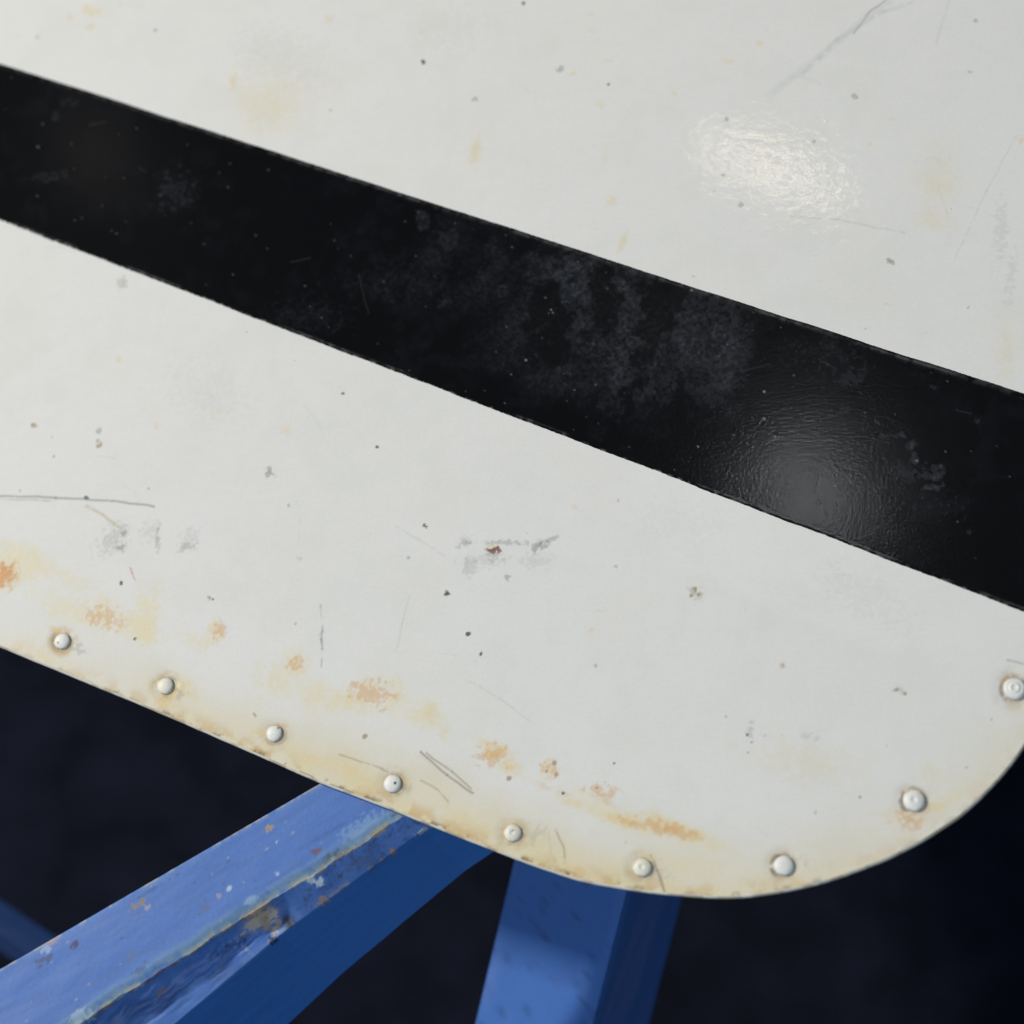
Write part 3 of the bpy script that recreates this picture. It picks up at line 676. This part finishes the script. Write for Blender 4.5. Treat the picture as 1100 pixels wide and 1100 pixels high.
    for s_ in [(287, 890, 7, 3.5, 0, OC, .95), (252, 893, 8, 3, 0, OC, .8), (340, 914, 6, 5, 0, (0.16, .08, .06), .85), (246, 955, 3.5, 3, 0, PW, .8), (145, 973, 11, 5, 0, (0.30, .22, .10), .8), (157, 974, 5, 4, 0, (.5, .36, .3), .6),
               (80, 1015, 5, 4, 0, (.08, .04, .05), .8), (45, 1033, 12, 5, 0, (.07, .08, .10), .7), (335, 943, 6, 3, 0, PW, .95), (341, 945, 7, 4, 0, (.75, .8, .85), .9), (356, 918, 9, 3, 0, (.05, .08, .07), .7),
               (390, 890, 26, 14, 0, (.20, .32, .50), .6), (296, 905, 3, 2.5, 0, PW, .8), (235, 962, 3, 3, 0, (.45, .35, .3), .6), (298, 938, 3, 2.5, 0, PW, .7), (219, 976, 8, 6, 0, (.12, .14, .25), .6), (270, 967, 8, 4, 0, (.3, .45, .6), .5),
               (50, 1020, 6, 4, 0, (.45, .5, .6), .6), (60, 1010, 9, 3.5, 0, (.45, .3, .3), .6), (165, 955, 30, 2, 0, (.05, .09, .18), .5), (140, 1028, 6, 5, 0, (.13, .15, .22), .5), (355, 893, 40, 1.6, 0, (.05, .08, .16), .35), (148, 1043, 8, 3, 0, (.06, .09, .16), .6),
               (88, 1090, 14, 8, 0, (.40, .50, .58), .6), (370, 915, 30, 4, 0, (.10, .12, .14), .45), (405, 893, 10, 4, 0, (.32, .22, .12), .7), (200, 925, 30, 1.5, 0, (.07, .12, .25), .5), (163, 1060, 8, 3, 0, (.22, .13, .08), .7)]:
        spot(*s_)
    for s_ in [(422, 916, 4, 5, 0, (.38, .22, .12), .95, -.006), (452, 893, 14, 3, 0, (.6, .62, .62), .9, -.0045), (348, 966, 7, 4, 0, (.4, .25, .15), .9, -.006), (395, 925, 24, 10, 0, (.07, .09, .16), .45, -.004), (365, 940, 5, 3, 0, (.06, .05, .06), .7, -.003)]:
        spot(*s_)
    for s_ in [(278, 984, 16, 6, 0, (.50, .42, .32), .95, -.002), (286, 990, 10, 7, 0, (.42, .30, .20), .95, -.003), (262, 994, 14, 4, 0, (.45, .38, .30), .8, -.001), (291, 1009, 5, 6, 0, (.02, .02, .02), 1, -.007),
               (262, 1018, 2.5, 9, 20, (.34, .34, .36), .6, -.006), (240, 1015, 24, 5, 0, (.02, .045, .16), .7, -.003)]:
        spot(*s_)
    rs3 = np.random.RandomState(12)
    for k in range(60):
        aa = rs3.uniform(-.02, .17); bb = rs3.uniform(.001, .026); r0 = rs3.uniform(.0002, .0006)
        rr_ = np.hypot((a-aa)*rs3.uniform(.4, 1), b-bb); add(np.where(top, (1-sstep(r0*.3, r0*1.3, rr_))*.45, 0), [(.45, .42, .38), (.06, .06, .08), (.2, .13, .1)][k % 3])
    XY = P0[None]+a[:, None]*ax[None]+b[:, None]*nb[None]
    Vv = np.concatenate([XY, (z+ZP)[:, None]], 1)
    nr = len(rows); F_ = []
    J = np.arange(nr); JN = (J+1) % nr
    I_ = np.arange(na-1)
    F_ = np.stack([(J[:, None]*na+I_[None]).ravel(), (J[:, None]*na+I_[None]+1).ravel(), (JN[:, None]*na+I_[None]+1).ravel(), (JN[:, None]*na+I_[None]).ravel()], 1)
    q0 = F_[10*(na-1)+300]; nn = np.cross(Vv[q0[1]]-Vv[q0[0]], Vv[q0[2]]-Vv[q0[1]])
    if nn[2] < 0: F_ = F_[:, ::-1]
    mesh_np('beam', Vv, F_, MAT_BLUE, trestle, {'paint': np.clip(Cc, 0, 1), 'rough': R})
    return P0, ax, nb, ab, s0, s1, np.mean([s0[1], s1[1]])
P0, AX, NB, AB, s0, s1, zb = build_beam()

def prism(name, E, mat, seed, col=BLUE, nseg=160, nside=14):
    """four edges, each (start, end); a length of timber with its worn paint"""
    Vv = []; ring = []
    for k in range(4):
        A, B = E[k], E[(k+1) % 4]
        for j in range(nside):
            f = j/nside
            # slightly eased arris
            ring.append((A[0]*(1-f)+B[0]*f, A[1]*(1-f)+B[1]*f))
    cen0 = np.mean([e[0] for e in E], 0); cen1 = np.mean([e[1] for e in E], 0)
    L = np.linalg.norm(cen1-cen0); nr = len(ring)
    t = np.linspace(0, 1, nseg)
    S0 = np.array([r[0] for r in ring]); S1 = np.array([r[1] for r in ring])
    cor = np.arange(nr) % nside == 0
    S0 = np.where(cor[:, None], S0+(cen0-S0)*.012, S0); S1 = np.where(cor[:, None], S1+(cen1-S1)*.012, S1)
    Vv = S0[None]*(1-t[:, None, None])+S1[None]*t[:, None, None]
    V2 = Vv.reshape(-1, 3)
    a = np.repeat(t*L*mm, nr); s = np.tile(np.arange(nr)*3.0, nseg)
    Cc = np.tile(col, (len(V2), 1)); n = fbm(a*.12, s, 5, seed, 4); n2 = fbm(a, s*.7, 4, seed+1, 4)
    Cc += (np.array([.06, .13, .36])-Cc)*(.35*sstep(.5, .7, n))[:, None]
    Cc += (np.array([.03, .05, .10])-Cc)*(.5*sstep(.72, .80, n2))[:, None]
    sc_ = fbm(a*.5, s*1.6, 2.5, seed+9, 5)
    Cc += (np.array([.02, .035, .09])-Cc)*(.35*sstep(.66, .80, sc_))[:, None]
    Cc += (np.array([.12, .19, .46])-Cc)*(.5*sstep(.5, .7, fbm(a*.3, s, 12, seed+3, 3)))[:, None]
    J = np.arange(nr); JN = (J+1) % nr; I_ = np.arange(nseg-1)
    F_ = np.stack([(I_[:, None]*nr+J[None]).ravel(), (I_[:, None]*nr+JN[None]).ravel(), ((I_[:, None]+1)*nr+JN[None]).ravel(), ((I_[:, None]+1)*nr+J[None]).ravel()], 1)
    c_ = V2.mean(0); q0 = F_[nr*(nseg//2)+3]; nn = np.cross(V2[q0[1]]-V2[q0[0]], V2[q0[2]]-V2[q0[1]])
    if nn @ (V2[q0[0]]-(cen0+cen1)/2) < 0: F_ = F_[:, ::-1]
    o = mesh_np(name, V2, F_, mat, trestle, {'paint': Cc, 'rough': np.zeros(len(V2))}, smooth=False)
    return o

def at_depth(px, py, d):
    return CAM + ray(px, py)*d
def build_leg():
    # three arrises of the splayed leg; it runs away from the camera as it goes down
    D0, D1 = 0.80, 0.812
    ed = [((555, 930), (516, 1100)), ((672, 956), (635, 1100)), ((728, 960), (690, 1100))]
    E = []
    for i, (p_, q_) in enumerate(ed):
        off = [.03, 0, .06][i]
        E.append([at_depth(p_[0], p_[1], D0+off), at_depth(q_[0]+(q_[0]-630)*.0, q_[1], D1+off)])
    dirs = [e_[1]-e_[0] for e_ in E]; E.append([E[0][0]+E[2][0]-E[1][0], E[0][1]+E[2][1]-E[1][1]])
    mean = np.mean([(e_[1]-e_[0])/np.linalg.norm(e_[1]-e_[0]) for e_ in E], 0); mean /= np.linalg.norm(mean)
    print('leg dir', mean, 'z at', [e_[0][2]-ZP for e_ in E], 'off beam', [AB(e_[0]) for e_ in E], 'beam bottom', s0)
    EE = []
    for e_ in E:
        d = (e_[1]-e_[0])
        up = e_[0]+d*((ZP+TOPZ-e_[0][2])/d[2])
        # keep the true taper only over what is drawn, then run on straight to the floor
        dn = e_[1]+mean*((-0.0-e_[1][2])/mean[2])
        EE.append((up, e_[0], e_[1], dn))
    top = [(e_[0], e_[2]) for e_ in EE]
    prism('leg', [(e_[0], e_[3]) for e_ in EE], MAT_BLUE, 7, nseg=700)
    return mean
TOPZ = -0.045
build_leg()
def build_stretcher():
    z = -0.34
    a = at(-160, 1003-.67*160, z); b = at(37, 1027, z); d = (b-a)/np.linalg.norm(b-a)
    s = a-d*.25; e_ = a+d*.62; nrm = np.cross(d, [0, 0, 1.0]); nrm /= np.linalg.norm(nrm)
    if nrm @ (at(0, 1200, z)-a) < 0: nrm = -nrm
    w_ = nrm*.014-np.array([0, 0, .095]); b_ = -nrm*.012-np.array([0, 0, .040])
    E = [(s, e_), (s+w_, e_+w_), (s+w_+b_, e_+w_+b_), (s+b_, e_+b_)]
    prism('stretcher', E, MAT_BLUE, 17)
build_stretcher()
